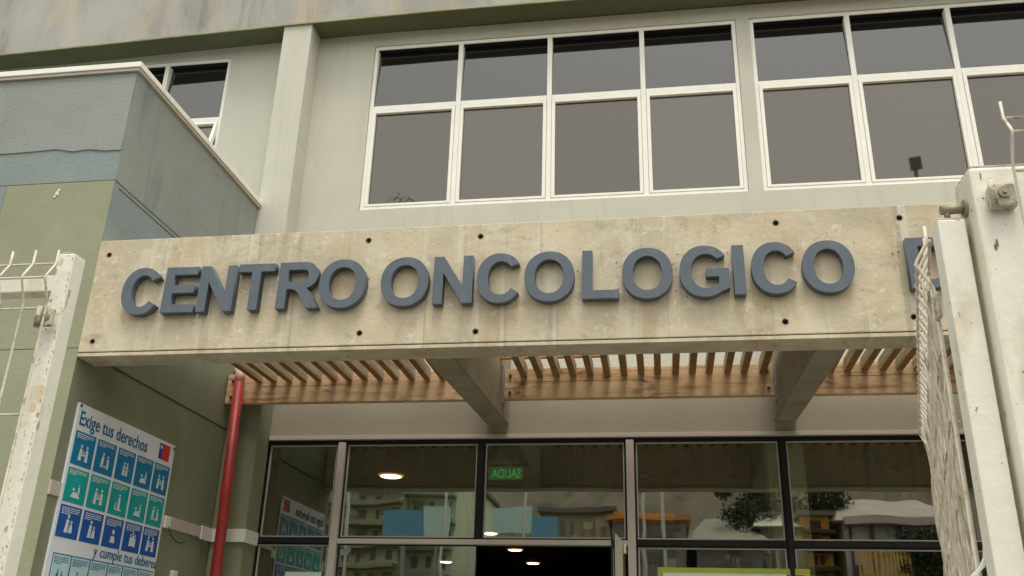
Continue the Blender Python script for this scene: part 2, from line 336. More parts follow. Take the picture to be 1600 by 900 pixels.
bm = bm_new(); hexa(bm, [(-.285, 1.285, .12), (-.272, 1.285, .12), (-.272, 1.274, .12), (-.285, 1.274, .12), (-.285, 1.285, 2.345), (-.272, 1.285, 2.345), (-.272, 1.274, 2.345), (-.285, 1.274, 2.345)])
obj('door_edge', bm, M['gasket'], dr)
B('pivot', M['bandw'], dr, (-.246, -.222, 1.90, 1.935, 2.28, 2.335), bev=.003)
# interior
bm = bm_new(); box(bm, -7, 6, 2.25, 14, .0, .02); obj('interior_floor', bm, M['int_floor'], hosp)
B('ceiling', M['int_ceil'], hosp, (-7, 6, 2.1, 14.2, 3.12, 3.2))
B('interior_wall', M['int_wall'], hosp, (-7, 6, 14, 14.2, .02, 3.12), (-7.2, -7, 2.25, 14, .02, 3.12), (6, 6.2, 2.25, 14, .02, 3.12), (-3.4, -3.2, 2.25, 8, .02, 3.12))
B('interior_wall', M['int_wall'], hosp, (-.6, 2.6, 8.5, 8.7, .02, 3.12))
B('interior_column', M['int_col'], hosp, (.735, .985, 2.36, 2.62, .02, 3.12), bev=.006, label='pale green column inside the glass')
# things inside
cl = 'recessed ceiling lamps inside the entrance hall'
for k, (x, y, s, lb) in enumerate([(-2.306, 3.644, 1, 'largest glowing round lamp in the dark ceiling behind the upper left pane'),
        (-2.079, 7.283, 1, 'small glowing lamp low in the pane right of the black mullion'),
        (-2.015, 8.965, 1, 'left and upper of two glowing lamps seen through the open doorway'), (-1.993, 10.699, 1, 'right and lower of two glowing lamps seen through the open doorway'),
        (-4.408, 10.755, 1, 'glowing lamp seen through the upper left of the closed glass door'), (-3.374, 10.652, 1, 'glowing lamp seen through the right side of the closed glass door'),
        (-4.477, 11.659, .7, 'smallest glowing lamp, lowest behind the closed glass door')]):
    t = thing('ceiling_lamp', lb, 'ceiling lamp', (x, y, 3.118), cl)
    r = .092*s
    bm = bm_new(); tube(bm, [(x, y, 3.117), (x, y, 3.106)], [r*1.25, r*1.12], 24); obj('trim_ring', bm, M['lamp_ring'], t)
    bm = bm_new(); tube(bm, [(x, y, 3.105), (x, y, 3.099)], [r, r*.8], 24); obj('lens', bm, M['lamp'], t)
for x, y, lb in [(-.132, 3.627, 'unlit dark ceiling spotlight just right of the central metal mullion'), (1.794, 3.481, 'unlit dark ceiling spotlight behind the upper right pane')]:
    t = thing('ceiling_spotlight', lb, 'spotlight', (x, y, 3.118), 'unlit ceiling spotlights')
    bm = bm_new(); tube(bm, [(x, y, 3.117), (x, y, 3.108)], [.09, .08], 20); obj('trim_ring', bm, M['gasket'], t)
    bm = bm_new(); tube(bm, [(x, y, 3.107), (x, y, 3.09)], [.035, .02], 12); obj('lens', bm, M['steel'], t)
def text(body, size, mname, parent, name, M4, ext=.001, xs=1.0, align='LEFT', off=0.0):
    cu = bpy.data.curves.new(name, 'FONT'); cu.body = body; cu.size = size; cu.extrude = ext; cu.align_x = align; cu.resolution_u = 3; cu.offset = off
    o = bpy.data.objects.new('t', cu); C.objects.link(o)
    dg = bpy.context.evaluated_depsgraph_get(); me = bpy.data.meshes.new_from_object(o.evaluated_get(dg))
    bpy.data.objects.remove(o); bm = bm_new(); bm.from_mesh(me); bpy.data.meshes.remove(me)
    bmesh.ops.transform(bm, matrix=M4 @ Matrix.Diagonal((xs, 1, 1, 1)), verts=bm.verts)
    return obj(name, bm, M[mname], parent, recalc=False)
ex = thing('exit_sign', 'green exit sign reading SALIDA, seen from behind the glass', 'exit sign', (-1.19, 3.0, 2.95))
B('panel', M['exit'], ex, (-1.325, -1.055, 3.0, 3.02, 2.955, 3.055), bev=.002)
# the sign faces into the hall: from outside its letters read mirrored
text('SALIDA', .098, 'exit_txt', ex, 'lettering', Matrix.Translation((-1.068, 2.997, 2.969)) @ Matrix.Diagonal((-1, 1, 1, 1)) @ Matrix.Rotation(R(90), 4, 'X'), xs=.72)
em = thing('emergency_light', 'long grey emergency light fitting above the green exit sign', 'emergency light', (-1.19, 3.0, 3.08))
B('housing', M['plastic'], em, (-1.32, -1.09, 2.99, 3.05, 3.082, 3.115), bev=.004)
B('side_lamp', M['gasket'], em, (-1.085, -1.02, 2.99, 3.04, 3.06, 3.10), bev=.01)

# ------------------------------------------------------------------ left annex
ann = thing('annex_building', 'blue grey and pale green rendered annex with a cream metal coping on the left', 'building', (-3.5, .9, 0))
ZB = 4.06
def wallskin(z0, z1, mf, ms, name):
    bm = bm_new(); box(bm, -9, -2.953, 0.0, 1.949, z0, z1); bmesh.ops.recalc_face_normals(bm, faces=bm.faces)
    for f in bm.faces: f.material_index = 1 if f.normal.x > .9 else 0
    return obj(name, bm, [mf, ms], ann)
wallskin(4.2585, 4.80, M['bluegrey'], M['bluegrey'], 'parapet')
wallskin(4.066, 4.258, M['bluegrey2'], M['bluegrey'], 'parapet')
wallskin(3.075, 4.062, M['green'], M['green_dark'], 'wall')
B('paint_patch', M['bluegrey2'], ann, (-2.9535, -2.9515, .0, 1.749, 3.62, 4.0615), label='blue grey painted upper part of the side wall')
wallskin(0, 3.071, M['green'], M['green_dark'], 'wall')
B('joint', M['joint'], ann, (-8.99, -2.957, .004, 1.945, 4.0615, 4.0665), (-8.99, -2.957, .004, 1.945, 3.0705, 3.0755), (-2.9535, -2.9512, .002, 1.945, 3.066, 3.074), (-2.9535, -2.9512, .002, 1.749, 4.058, 4.065))
B('joint', M['joint'], ann, (-2.9520, -2.9505, .05, 1.745, 4.030, 4.036))
B('paint_patch', M['bluegrey2'], ann, (-9, -3.62, -.003, .0, 3.08, 4.060), label='blue grey painted strip left of the green field')
# ragged plaster lip under the parapet
bm = bm_new(); N = 60; xs = [-9+(6.047)*i/N for i in range(N+1)]; top = []; bot = []
rz = [4.268+random.uniform(-.010, .012)+.01*math.sin(x*3) for x in xs]
for sgn in (0,):
    f0 = [bm.verts.new((x, -.006, z)) for x, z in zip(xs, rz)]; f1 = [bm.verts.new((x, -.006, 4.798)) for x in xs]
    b0 = [bm.verts.new((x, .002, z)) for x, z in zip(xs, rz)]
for i in range(N): bm.faces.new((f0[i], f0[i+1], f1[i+1], f1[i])); bm.faces.new((b0[i], b0[i+1], f0[i+1], f0[i]))
bm.faces.new((f0[-1], f1[-1], b0[-1]))
obj('plaster_coat', bm, M['bluegrey'], ann)
cp = B('coping', M['alu'], ann, (-9, -2.925, -.03, .10, 4.802, 4.838), (-2.99, -2.925, .10, 1.748, 4.802, 4.838), bev=.004, label='cream sheet metal coping')
B('coping_lip', M['band'], cp, (-9, -2.934, -.022, .09, 4.782, 4.80), (-2.985, -2.934, .09, 1.745, 4.782, 4.80))
B('roof', M['bluegrey2'], ann, (-9, -2.995, .102, 1.945, 4.79, 4.812))
# cable cover band round the wall
B('cable_cover', M['band'], ann, (-2.9525, -2.944, -.003, 1.60, 2.322, 2.392), bev=.002)
B('cable_cover', M['bandw'], ann, (-2.9525, -2.938, 1.60, 1.752, 2.312, 2.396), bev=.003)
B('cable_cover', M['bandw'], hosp, (-2.936, -2.712, 1.738, 1.7525, 2.312, 2.396), (-2.713, -2.701, 1.738, 1.948, 2.312, 2.396), bev=.002, label='white cable cover round the column')
B('cover_end', M['bandw'], ann, (-2.9525, -2.935, 1.12, 1.19, 2.318, 2.388), bev=.005)
bm = bm_new(); tube(bm, [(-2.935, 1.16, 2.33), (-2.925, 1.18, 2.29), (-2.92, 1.24, 2.255), (-2.92, 1.32, 2.25), (-2.925, 1.38, 2.27)], .003, 6); obj('loose_cable', bm, M['gasket'], ann)
bm = bm_new()
for x, z, s in [(-3.29, 3.995, .02), (-3.283, 4.015, .012), (-3.3, 3.975, .012)]:
    box(bm, x-s/2, x+s/2, -.0045, -.001, z-s*.6, z+s*.6, bev=.001)
obj('paint_chip', bm, M['bandw'], ann)
B('small_box', M['bandw'], ann, (-2.9525, -2.93, 1.30, 1.36, 2.05, 2.09), bev=.004)

# ------------------------------------------------------------------ concrete portal
portal = thing('concrete_portal', 'long raw concrete entrance beam with tie holes carrying the raised letters', 'concrete beam', (0, .1, 3.0))
holes = [(-2.889, 3.597), (-2.881, 3.105), (-1.441, 3.617), (-1.444, 3.110), (-.853, 3.613), (-.858, 3.102), (.597, 3.617), (.600, 3.109), (1.165, 3.616), (1.165, 3.115), (2.6, 3.61), (2.6, 3.11)]
bmA = bm_new(); box(bmA, -2.953, 5.5, -.004, .165, 3.048, 3.683, bev=.004)
bmB = bm_new()
for x, z in holes: tube(bmB, [(x, -.05, z), (x, .004, z), (x+.001, .030, z)], [.0145, .0135, .009], 14)
beam = obj('beam', bmA, M['concrete'], portal); cut = obj('cut', bmB, M['hole'], portal)
md = beam.modifiers.new('b', 'BOOLEAN'); md.operation = 'DIFFERENCE'; md.object = cut; md.solver = 'EXACT'; md.material_mode = 'TRANSFER'
dg = bpy.context.evaluated_depsgraph_get(); dg.update(); me2 = bpy.data.meshes.new_from_object(beam.evaluated_get(dg))
beam.modifiers.clear(); beam.data = me2; bpy.data.objects.remove(cut)
B('drip_groove', M['joint'], portal, (-2.95, 5.5, .0035, .16, 3.0425, 3.0478))
B('drip_edge', M['concrete'], portal, (-2.953, 5.5, -.004, .168, 3.024, 3.0422), bev=.002)
for x, z in holes:
    bm = bm_new(); n = 18; ri, ro = .0150, .0178
    A_ = [bm.verts.new((x+ri*math.cos(6.2832*k/n), -.0046, z+ri*math.sin(6.2832*k/n))) for k in range(n)]
    B_ = [bm.verts.new((x+ro*random.uniform(.9, 1.1)*math.cos(6.2832*k/n), -.0043, z+ro*random.uniform(.9, 1.1)*math.sin(6.2832*k/n))) for k in range(n)]
    for k in range(n): bm.faces.new((A_[k], A_[(k+1) % n], B_[(k+1) % n], B_[k]))
    obj('tie_hole_rim', bm, M['concrete_dark'], portal)
# small anchor holes round the letters
bm = bm_new()
for x, z in [(-2.86, 3.36), (-.17, 3.44), (-.165, 3.30), (.10, 3.42), (.115, 3.39), (.11, 3.28), (.13, 3.30), (.125, 3.47), (.36, 3.47), (.45, 3.27), (.69, 3.47), (-1.42, 3.40), (-.36, 3.40), (.16, 3.25), (.52, 3.26), (1.11, 3.43), (1.14, 3.44)]:
    disc(bm, (x, -.0052, z), random.uniform(.003, .005), 'y', 8, True)
for i in range(60):
    disc(bm, (random.uniform(-2.9, 2), -.0051, random.uniform(3.07, 3.67)), random.uniform(.0012, .003), 'y', 6, True)
obj('anchor_hole', bm, M['hole'], portal)['kind'] = 'stuff'
for x0, x1 in ((-1.150, -1.0), (.748, .893), (2.65, 2.80)):
    bm = bm_new(); P0, P1 = .166, 1.95
    hexa(bm, [(x0, P0, 3.027), (x1, P0, 3.027), (x1, P1, 3.125), (x0, P1, 3.125), (x0, P0, 3.68), (x1, P0, 3.68), (x1, P1, 3.68), (x0, P1, 3.68)])
    bmesh.ops.bevel(bm, geom=list(bm.edges), offset=.005, segments=2, affect='EDGES')
    obj('cross_beam', bm, M['concrete_dark'], portal)

# ------------------------------------------------------------------ pergola
perg = thing('timber_pergola', 'weathered timber slats and edge joist filling the gap behind the concrete beam', 'pergola', (0, 1.0, 3.2))
for x0, x1 in ((-2.945, -1.152), (-.998, .746), (.895, 2.648)):
    j = B('joist', M['wood'], perg, (x0, x1, 1.662, 1.715, 3.228, 3.435), bev=.003)
    B('joist_crack', M['joint'], j, (x0+.25, x0+.9, 1.6612, 1.663, 3.343, 3.3455))
    for xe, s in ((x0, 1), (x1, -1)):
        if xe < -2.9: continue
        h = B('joist_hanger', M['steel'], perg, (xe-.001, xe+.008, 1.615, 1.722, 3.19, 3.45) if s > 0 else (xe-.008, xe+.001, 1.615, 1.722, 3.19, 3.45))
    for xe, s in ((x0, 1), (x1, -1)):
        bm = bm_new()
        for z in (3.27, 3.385): tube(bm, [(xe+s*.045, 1.66, z), (xe+s*.045, 1.648, z)], .010, 8)
        obj('bolt', bm, M['bolt'], j)
sl_x = [-2.711+.1085*i for i in range(13)] + [-.86+.1092*i for i in range(15)] + [.985+.1035*i for i in range(16)]
for k, x in enumerate(sl_x):
    if x > .72 and x < .93: continue
    dx, dz = random.uniform(-.004, .004), random.uniform(-.003, .004)
    bm = bm_new(); a = random.uniform(-.004, .004)
    hexa(bm, [(x-.021+dx+a, .17, 3.378+dz), (x+.021+dx+a, .17, 3.378+dz), (x+.021+dx, 1.660, 3.372+dz), (x-.021+dx, 1.660, 3.372+dz), (x-.021+dx+a, .17, 3.452+dz), (x+.021+dx+a, .17, 3.452+dz), (x+.021+dx, 1.660, 3.450+dz), (x-.021+dx, 1.660, 3.450+dz)])
    bmesh.ops.bevel(bm, geom=list(bm.edges), offset=.002, segments=1, affect='EDGES')
    bmesh.ops.recalc_face_normals(bm, faces=bm.faces)
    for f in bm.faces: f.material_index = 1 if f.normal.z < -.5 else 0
    obj('slat', bm, [M['slat'], M['slat_shaded']], perg)
pl = B('timber_plank', M['orange_wood'], None, (-.995, -.345, 1.50, 1.545, 3.460, 3.545), bev=.002)
tag(pl, 'short bright orange plank lying across the slats beside the left cross beam', 'plank'); setorigin(pl, (-.67, 1.52, 3.46))

# ------------------------------------------------------------------ red pipe
pp = thing('red_pipe', 'red painted vertical pipe in front of the column at the left of the entrance', 'pipe', (-2.80, 1.62, 0))
bm = bm_new(); tube(bm, [(-2.79, 1.60, .1), (-2.79, 1.60, 1.2), (-2.805, 1.60, 2.4), (-2.828, 1.60, 3.36)], .034, 20, True); obj('pipe', bm, M['red'], pp)
bm = bm_new(); tube(bm, [(-2.828, 1.60, 3.361), (-2.830, 1.60, 3.45)], [.0342, .031], 20); obj('pipe_end', bm, M['pinkend'], pp)

# ------------------------------------------------------------------ raised letters
def arc(cx, cz, rx, rz, a0, a1, n=28):
    return [(cx+rx*math.cos(R(a0+(a1-a0)*i/n)), cz+rz*math.sin(R(a0+(a1-a0)*i/n))) for i in range(n+1)]
S = .192   # stem as a share of cap height
def sup(cx, cz, rx, rz, a0, a1, n=30, e=2.15):     # superellipse arc
    o = []
    for i in range(n+1):
        a = R(a0+(a1-a0)*i/n); c, s = math.cos(a), math.sin(a)
        o.append((cx+rx*math.copysign(abs(c)**(2/e), c), cz+rz*math.copysign(abs(s)**(2/e), s)))
    return o
def glyph(ch, w):
    ov = .022
    if ch == 'O': return [sup(w/2, .5, w/2, .5+ov, 0, 354, 58), sup(w/2, .5, w/2-.198, .5-.145, 0, 354, 58)]
    if ch == 'C':
        o = sup(w*.51, .5, w*.51, .5+ov, 33, 325, 50); i = sup(w*.535, .5, w*.535-.212, .5-.148, 322, 40, 46)
        return [o+i]
    if ch == 'G':
        o = sup(w*.50, .5, w*.50, .5+ov, 35, 308, 50)
        i = sup(w*.53, .5, w*.53-.210, .5-.148, 305, 43, 44)
        return [o+[(w*.99, .145), (w*.99, .545), (w*.535, .545), (w*.535, .385), (w*.785, .385), (w*.785, .235)]+i]
    if ch == 'E': return [[(0, 0), (w, 0), (w, .168), (S, .168), (S, .425), (w*.93, .425), (w*.93, .592), (S, .592), (S, .832), (w*.98, .832), (w*.98, 1), (0, 1)]]
    if ch == 'N': return [[(0, 0), (.19, 0), (.19, .66), (w-.2, 0), (w, 0), (w, 1), (w-.19, 1), (w-.19, .345), (.198, 1), (0, 1)]]
    if ch == 'T': return [[(w/2-S/2, 0), (w/2+S/2, 0), (w/2+S/2, .832), (w, .832), (w, 1), (0, 1), (0, .832), (w/2-S/2, .832)]]
    if ch == 'L': return [[(0, 0), (w, 0), (w, .168), (S, .168), (S, 1), (0, 1)]]
    if ch == 'I': return [[(0, 0), (w, 0), (w, 1), (0, 1)]]
    if ch == 'R':
        return [[(0, 0), (S, 0), (S, .418), (.30, .418), (.385, .385), (.45, .31), (w-.245, 0), (w, 0), (w-.13, .235), (w-.205, .35), (w-.29, .435)]
                + arc(w-.335, .715, .275, .285, -62, 90, 14)+[(0, 1)],
                [(S, .575), (S, .838), (.50, .838)]+arc(w-.365, .7065, .11, .131, 75, -75, 8)+[(.48, .575)]]
    if ch == 'D':
        return [[(0, 0)]+arc(w-.46, .5, .46, .5, -90, 90, 30)+[(0, 1)], [(S, .165), (S, .835)]+arc(w-.47, .5, .265, .335, 90, -90, 24)]
H = .2515; ZL = 3.2365
row = [('C', -2.742, .212), ('E', -2.507, .180), ('N', -2.312, .193), ('T', -2.106, .196), ('R', -1.884, .224), ('O', -1.664, .243),
       ('O', -1.342, .243), ('N', -1.072, .197), ('C', -.854, .220), ('O', -.617, .243), ('L', -.336, .174), ('O', -.143, .239), ('G', .128, .232), ('I', .379, .052), ('C', .463, .214), ('O', .693, .232), ('D', 1.163, .215)]
words = ['first letter of CENTRO', 'between the first C and N of CENTRO', 'third letter of CENTRO', 'only T of the sign, in CENTRO', 'only R of the sign, in CENTRO', 'last letter of CENTRO',
         'first letter of ONCOLOGICO', 'second letter of ONCOLOGICO', 'third letter of ONCOLOGICO, after its N', 'between C and L in ONCOLOGICO', 'only L of the sign, in ONCOLOGICO', 'between L and G in ONCOLOGICO', 'only G of the sign, in ONCOLOGICO',
         'only I of the sign, in ONCOLOGICO', 'last C of ONCOLOGICO, after the I', 'last letter of ONCOLOGICO', 'half hidden behind the gate mesh at the right end']
for (ch, x, wd), lb in zip(row, words):
    cu = bpy.data.curves.new('g', 'CURVE'); cu.dimensions = '2D'; cu.fill_mode = 'BOTH'; cu.extrude = .0215; cu.bevel_depth = .0008; cu.bevel_resolution = 1
    for lp in glyph(ch, wd/H):
        sp = cu.splines.new('POLY'); sp.points.add(len(lp)-1)
        for p, (a, b) in zip(sp.points, lp): p.co = (a*H, b*H, 0, 1)
        sp.use_cyclic_u = True
    o = bpy.data.objects.new('t', cu); C.objects.link(o); dg = bpy.context.evaluated_depsgraph_get(); me = bpy.data.meshes.new_from_object(o.evaluated_get(dg)); bpy.data.objects.remove(o)
    tlt = Matrix.Rotation(R(random.uniform(-.5, .5)), 4, 'Z')
    me.transform(Matrix.Rotation(R(90), 4, 'X') @ tlt); me.materials.clear(); me.materials.append(M['letter']); me.name = 'sign_letter'
    o = bpy.data.objects.new('sign_letter', me); C.objects.link(o); o.location = (x, -.0268, ZL+random.uniform(-.002, .002))
    tag(o, 'blue grey raised letter %s, %s' % (ch, lb), 'letter', 'raised letters on the concrete beam')

# ------------------------------------------------------------------ rights poster on the annex wall
XP = -2.9415
po = thing('rights_poster', 'blue and teal patient rights poster reading Exige tus derechos on the olive wall', 'poster', (-2.945, .6, 1.5))
B('board', M['board'], po, (-2.953, XP, .085, 1.103, 1.45, 2.806), bev=.001)
TR = Matrix(((0, 0, 1, 0), (1, 0, 0, 0), (0, 1, 0, 0), (0, 0, 0, 1)))   # text x -> world Y, text y -> world Z, normal +X
def ptext(s, size, y, z, mname, xs, name='lettering', off=0):
    return text(s, size, mname, po, name, Matrix.Translation((XP+.0022, y, z)) @ TR, ext=.0008, xs=xs, off=off)
ptext('Exige tus derechos', .104, .108, 2.698, 'title', .86, off=.0008)
ptext('y', .078, .455, 2.080, 'title', .96, off=.0004); ptext('cumple tus deberes', .078, .513, 2.080, 'title', .96, off=.0004)
B('flag_logo', M['flag_blue'], po, (XP, XP+.0012, .925, .965, 2.695, 2.788))
B('flag_logo', M['flag_red'], po, (XP, XP+.0012, .965, 1.048, 2.695, 2.788))
bm = bm_new(); disc(bm, (XP+.0018, .945, 2.765), .012, 'x', 10); obj('flag_emblem', bm, M['picto'], po)
def picto(kind, cy, cz, s, parent, m):
    """little flat people: circles for heads, tapered bodies, a table or cross"""
    bm = bm_new(); X = XP+.0026
    def head(y, z, r): disc(bm, (X, cy+y*s, cz+z*s), r*s, 'x', 12)
    def poly(p): bm.faces.new([bm.verts.new((X, cy+a*s, cz+b*s)) for a, b in p])
    def man(y, z, k=1, lean=0):
        head(y+lean*.3, z+.62*k, .13*k); poly([(y-.2*k, z-.5*k), (y+.2*k, z-.5*k), (y+.17*k+lean*.2, z+.42*k), (y-.15*k+lean*.2, z+.42*k)])
    if kind == 0: man(-.42, 0, 1, .2); man(.45, 0, 1, -.2); poly([(-.3, -.1), (.32, -.1), (.32, .04), (-.3, .04)]); poly([(-.1, .1), (.12, .1), (.05, .28), (-.05, .28)])
    elif kind == 1: man(-.42, .05, .95, .3); man(.42, -.02, .85, -.3); poly([(-.42, -.38), (.42, -.38), (.42, -.26), (-.42, -.26)])
    elif kind == 2: man(-.2, 0, .9); man(.26, 0, .9); poly([(-.5, .05), (.55, .05), (.55, .15), (-.5, .15)])
    elif kind == 3: poly([(-.55, -.5), (.55, -.5), (.55, -.36), (-.55, -.36)]); head(-.3, .1, .13); poly([(-.5, -.36), (.45, -.36), (.3, -.05), (-.4, -.12)]); man(.35, .1, .6)
    elif kind == 4: man(0, .1, 1); poly([(-.5, -.5), (.5, -.5), (.5, -.38), (-.5, -.38)]); poly([(-.55, -.38), (-.42, -.38), (-.42, .1), (-.55, .1)])
    elif kind == 5: man(-.3, 0, 1.05, .3); poly([(0, -.5), (.5, -.5), (.38, .1), (.2, .2), (.08, -.1)]); head(.26, .3, .11)
    elif kind == 6: head(0, .35, .2); poly([(-.35, -.5), (.35, -.5), (.25, .02), (-.25, .02)])
    elif kind == 7: man(-.3, -.05, .8); man(.02, .05, .9); man(.35, -.05, .8)
    return obj('pictogram', bm, m, parent, recalc=False)
ycol = [(.105, .287), (.307, .488), (.510, .688), (.708, .887), (.905, 1.080)]
zrow = [(2.496, 2.667), (2.309, 2.480), (2.138, 2.294)]
kinds = [[0, 1, 2, 3, 0], [3, 0, 4, 3, 1], [5, 5, 6, 7, 0]]
def textlines(y0, z1, wd, n, parent, m, lh=.0095):
    bm = bm_new()
    for k in range(n):
        y = y0; e = y0+wd*(1 if k < n-1 else random.uniform(.35, .7))
        while y < e-.006:
            l = min(random.uniform(.008, .03), e-y); z = z1-k*lh
            vs = [bm.verts.new((XP+.0026, a, b)) for a, b in ((y, z-.0045), (y+l, z-.0045), (y+l, z), (y, z))]; bm.faces.new(vs); y += l+.0045
    o = obj('caption', bm, m, parent, recalc=False); return o
for r, (z0, z1) in enumerate(zrow):
    for c, (y0, y1) in enumerate(ycol):
        t = B('tile', M[('tile_blue', 'tile_teal', 'tile_navy')[r]], po, (XP, XP+.0015, y0, y1, z0, z1))
        textlines(y0+.012, z1-.010, (y1-y0)*.82, 4 if r == 2 else 3, t, M['picto'])
        picto(kinds[r][c], (y0+y1)/2+.003, z0+.060, .066, t, M['picto'])
yc = [.124, .278, .442, .610, .758, .920, 1.083]
for r, (z0, z1) in enumerate([(1.90, 2.062), (1.72, 1.89), (1.54, 1.71)]):
    for a, b in zip(yc, yc[1:]):
        t = B('tile', M['title'], po, (XP, XP+.0010, a, b, z0, z1)); B('tile_field', M['tile_pale'], t, (XP, XP+.0018, a+.006, b-.006, z0+.006, z1-.006))
        textlines(a+.014, z1-.016, (b-a)*.78, 4, t, M['title'])
        picto(random.choice([0, 1, 7, 5]), (a+b)/2, z0+.05, .050, t, M['title'])
bm = bm_new()
for y, z in ((.103, 2.793), (1.09, 2.785)): tube(bm, [(XP, y, z), (XP+.006, y, z)], .007, 10)
obj('screw', bm, M['bolt'], po)

# green bordered notice and a small pale sheet on the glazing
gp = thing('notice_board', 'white notice with lime green border standing behind the lower right glass', 'notice', (.43, 1.96, 1.5))
B('border', M['lime'], gp, (-.03, .893, 1.955, 1.961, 1.5, 2.205))
B('sheet', M['paper'], gp, (.004, .860, 1.952, 1.9545, 1.53, 2.172))
B('flag_logo', M['flag_blue'], gp, (.752, .797, 1.950, 1.9515, 2.128, 2.170)); B('flag_logo', M['flag_red'], gp, (.797, .858, 1.950, 1.9515, 2.135, 2.170))
bm = bm_new(); disc(bm, (.775, 1.9492, 2.155), .010, 'y', 10, True); obj('flag_emblem', bm, M['picto'], gp)
nt_ = B('paper_sheet', M['paleg'], None, (-2.489, -2.235, 1.966, 1.9675, 1.8, 2.150))
tag(nt_, 'blank pale green sheet stuck low on the leftmost glass pane', 'paper'); setorigin(nt_, (-2.36, 1.967, 1.8))

# ------------------------------------------------------------------ mesh fences
def vprofile(top, bottom, beads=(0.0,)):
    """offset/z points of one vertical wire: straight tip, folded bead below, more beads further down"""
    pts = [(0, top), (0, top-.034)]
    z = top-.034
    while z > bottom+.3:
        pts += [(.004, z-.006), (.021, z-.034), (.025, z-.042), (.021, z-.050), (.003, z-.088), (0, z-.10)]
        z -= .62; pts += [(0, z)]
    pts += [(0, bottom)]
    return pts
def wire_panel(parent, org, ux, n, step, top, bottom, r=.0027, rev=1, jit=.0, start=0.0, hext=(0, 0), name='wire_mesh'):
    """mesh panel: org (x,y), ux unit along, nrm unit towards the folded side"""
    ux = Vector((ux[0], ux[1], 0)).normalized(); nrm = Vector((ux.y, -ux.x, 0))*rev; o3 = Vector((org[0], org[1], 0)); bm = bm_new()
    for i in range(n):
        b = o3+ux*(start+i*step); k = random.uniform(-jit, jit)
        tube(bm, [b+nrm*(o)+ux*(k*(z-bottom))+Vector((0, 0, z)) for o, z in vprofile(top+random.uniform(-.003, .003), bottom)], r, 7)
    z = top-.034; L0, L1 = start-hext[0], start+(n-1)*step+hext[1]; hz = []
    while z > bottom: hz += [(0, z+.003), (.028, z-.042), (0, z-.104)]; z -= .206; hz += [(0, z-.14)]; z -= .414
    for off, zz in hz:
        if zz > bottom: tube(bm, [o3+ux*L0+nrm*(off-.005)+Vector((0, 0, zz)), o3+ux*L1+nrm*(off-.005)+Vector((0, 0, zz))], r*.95, 7)
    return obj(name, bm, M['wire'], parent)
def clip(parent, x, y, z, s=1.0):
    bm = bm_new(); box(bm, x-.017*s, x+.018*s, y-.010, y, z-.021*s, z+.021*s, bev=.004)
    c = obj('clip', bm, M['grime'], parent)
    bm = bm_new(); tube(bm, [(x+.003, y-.010, z), (x+.003, y-.013, z)], .0085*s, 16); tube(bm, [(x+.003, y-.013, z), (x+.003, y-.015, z)], .0045*s, 10); obj('bolt', bm, M['hinge'], c)
    bm = bm_new(); tube(bm, [(x-.014*s, y-.012, z+.024*s), (x-.014*s, y-.014, z), (x-.014*s, y-.012, z-.024*s)], .0065*s, 8); obj('clip_fold', bm, M['grime'], c)
fl = thing('mesh_fence', 'chipped white post and folded wire fence panel at the left edge', 'fence', (-1.33, -2.38, .13), 'white wire mesh fences')
bm = bm_new(); box(bm, -1.346, -1.306, -2.400, -2.355, .13, 2.452, bev=.004); obj('post', bm, M['white_paint'], fl)
B('post_cap', M['grime'], fl, (-1.3445, -1.3075, -2.3985, -2.3565, 2.4525, 2.4555), bev=.001)
B('rail', M['white_paint'], fl, (-3.6, -1.347, -2.392, -2.352, 2.362, 2.402), bev=.003)
wire_panel(fl, (-1.326, -2.428), (-1, 0), 28, .0575, 2.447, .2, rev=-1)
clip(fl, -1.326, -2.414, 2.287)
fr_ = thing('mesh_fence', 'thick white gate post with grimy clip and wire panel at the right edge', 'fence', (.62, -2.56, .13), 'white wire mesh fences')
bm = bm_new(); box(bm, .564, .672, -2.600, -2.508, .13, 2.448, bev=.007); obj('post', bm, M['white_paint'], fr_)
B('post_cap', M['grime'], fr_, (.567, .669, -2.597, -2.511, 2.4485, 2.452), bev=.001)
wire_panel(fr_, (.626, -2.632), (1, 0), 24, .0575, 2.560, .2, rev=1, r=.0027)
bm = bm_new(); box(bm, .584, .628, -2.622, -2.6005, 2.358, 2.402, bev=.006); c = obj('clip', bm, M['grime'], fr_)
bm = bm_new(); tube(bm, [(.607, -2.622, 2.383), (.607, -2.626, 2.383)], .010, 18); tube(bm, [(.607, -2.626, 2.383), (.607, -2.629, 2.383)], .0035, 10); obj('bolt', bm, M['hinge'], c)
bm = bm_new(); tube(bm, [(.588, -2.624, 2.405), (.586, -2.628, 2.383), (.588, -2.624, 2.357)], .0065, 8); obj('clip_fold', bm, M['grime'], c)

def chips(parent, name, m, fy, pts):
    bm = bm_new()
    for x, z, sx, sz in pts:
        n = 9; vs = []
        for k in range(n):
            a = -6.2832*k/n; q = random.uniform(.6, 1.2); vs.append(bm.verts.new((x+sx*q*math.cos(a), fy, z+sz*q*math.sin(a))))
        bm.faces.new(vs)
    o = obj(name, bm, m, parent, recalc=False); o['kind'] = 'stuff'; return o
rust = mat('bare_rusty_spot', (.20, .165, .12), .8, var=.3, vs=60); tan = mat('tan_stain', (.66, .55, .36), .6, var=.1, vs=20)
chips(fl, 'chipped_spot', rust, -2.4006, [(random.uniform(-1.345, -1.309), random.uniform(1.2, 2.43), random.uniform(.0006, .0016), random.uniform(.0008, .003)) for _ in range(60)] + [(-1.3095+random.uniform(-.001, .001), 2.44-.014*k+random.uniform(-.004, .004), .0009, random.uniform(.001, .006)) for k in range(70) if random.random() < .75])
chips(fl, 'stained_patch', tan, -2.4004, [(-1.316, 2.12, .010, .026), (-1.322, 2.09, .007, .012), (-1.335, 2.43, .006, .012)])
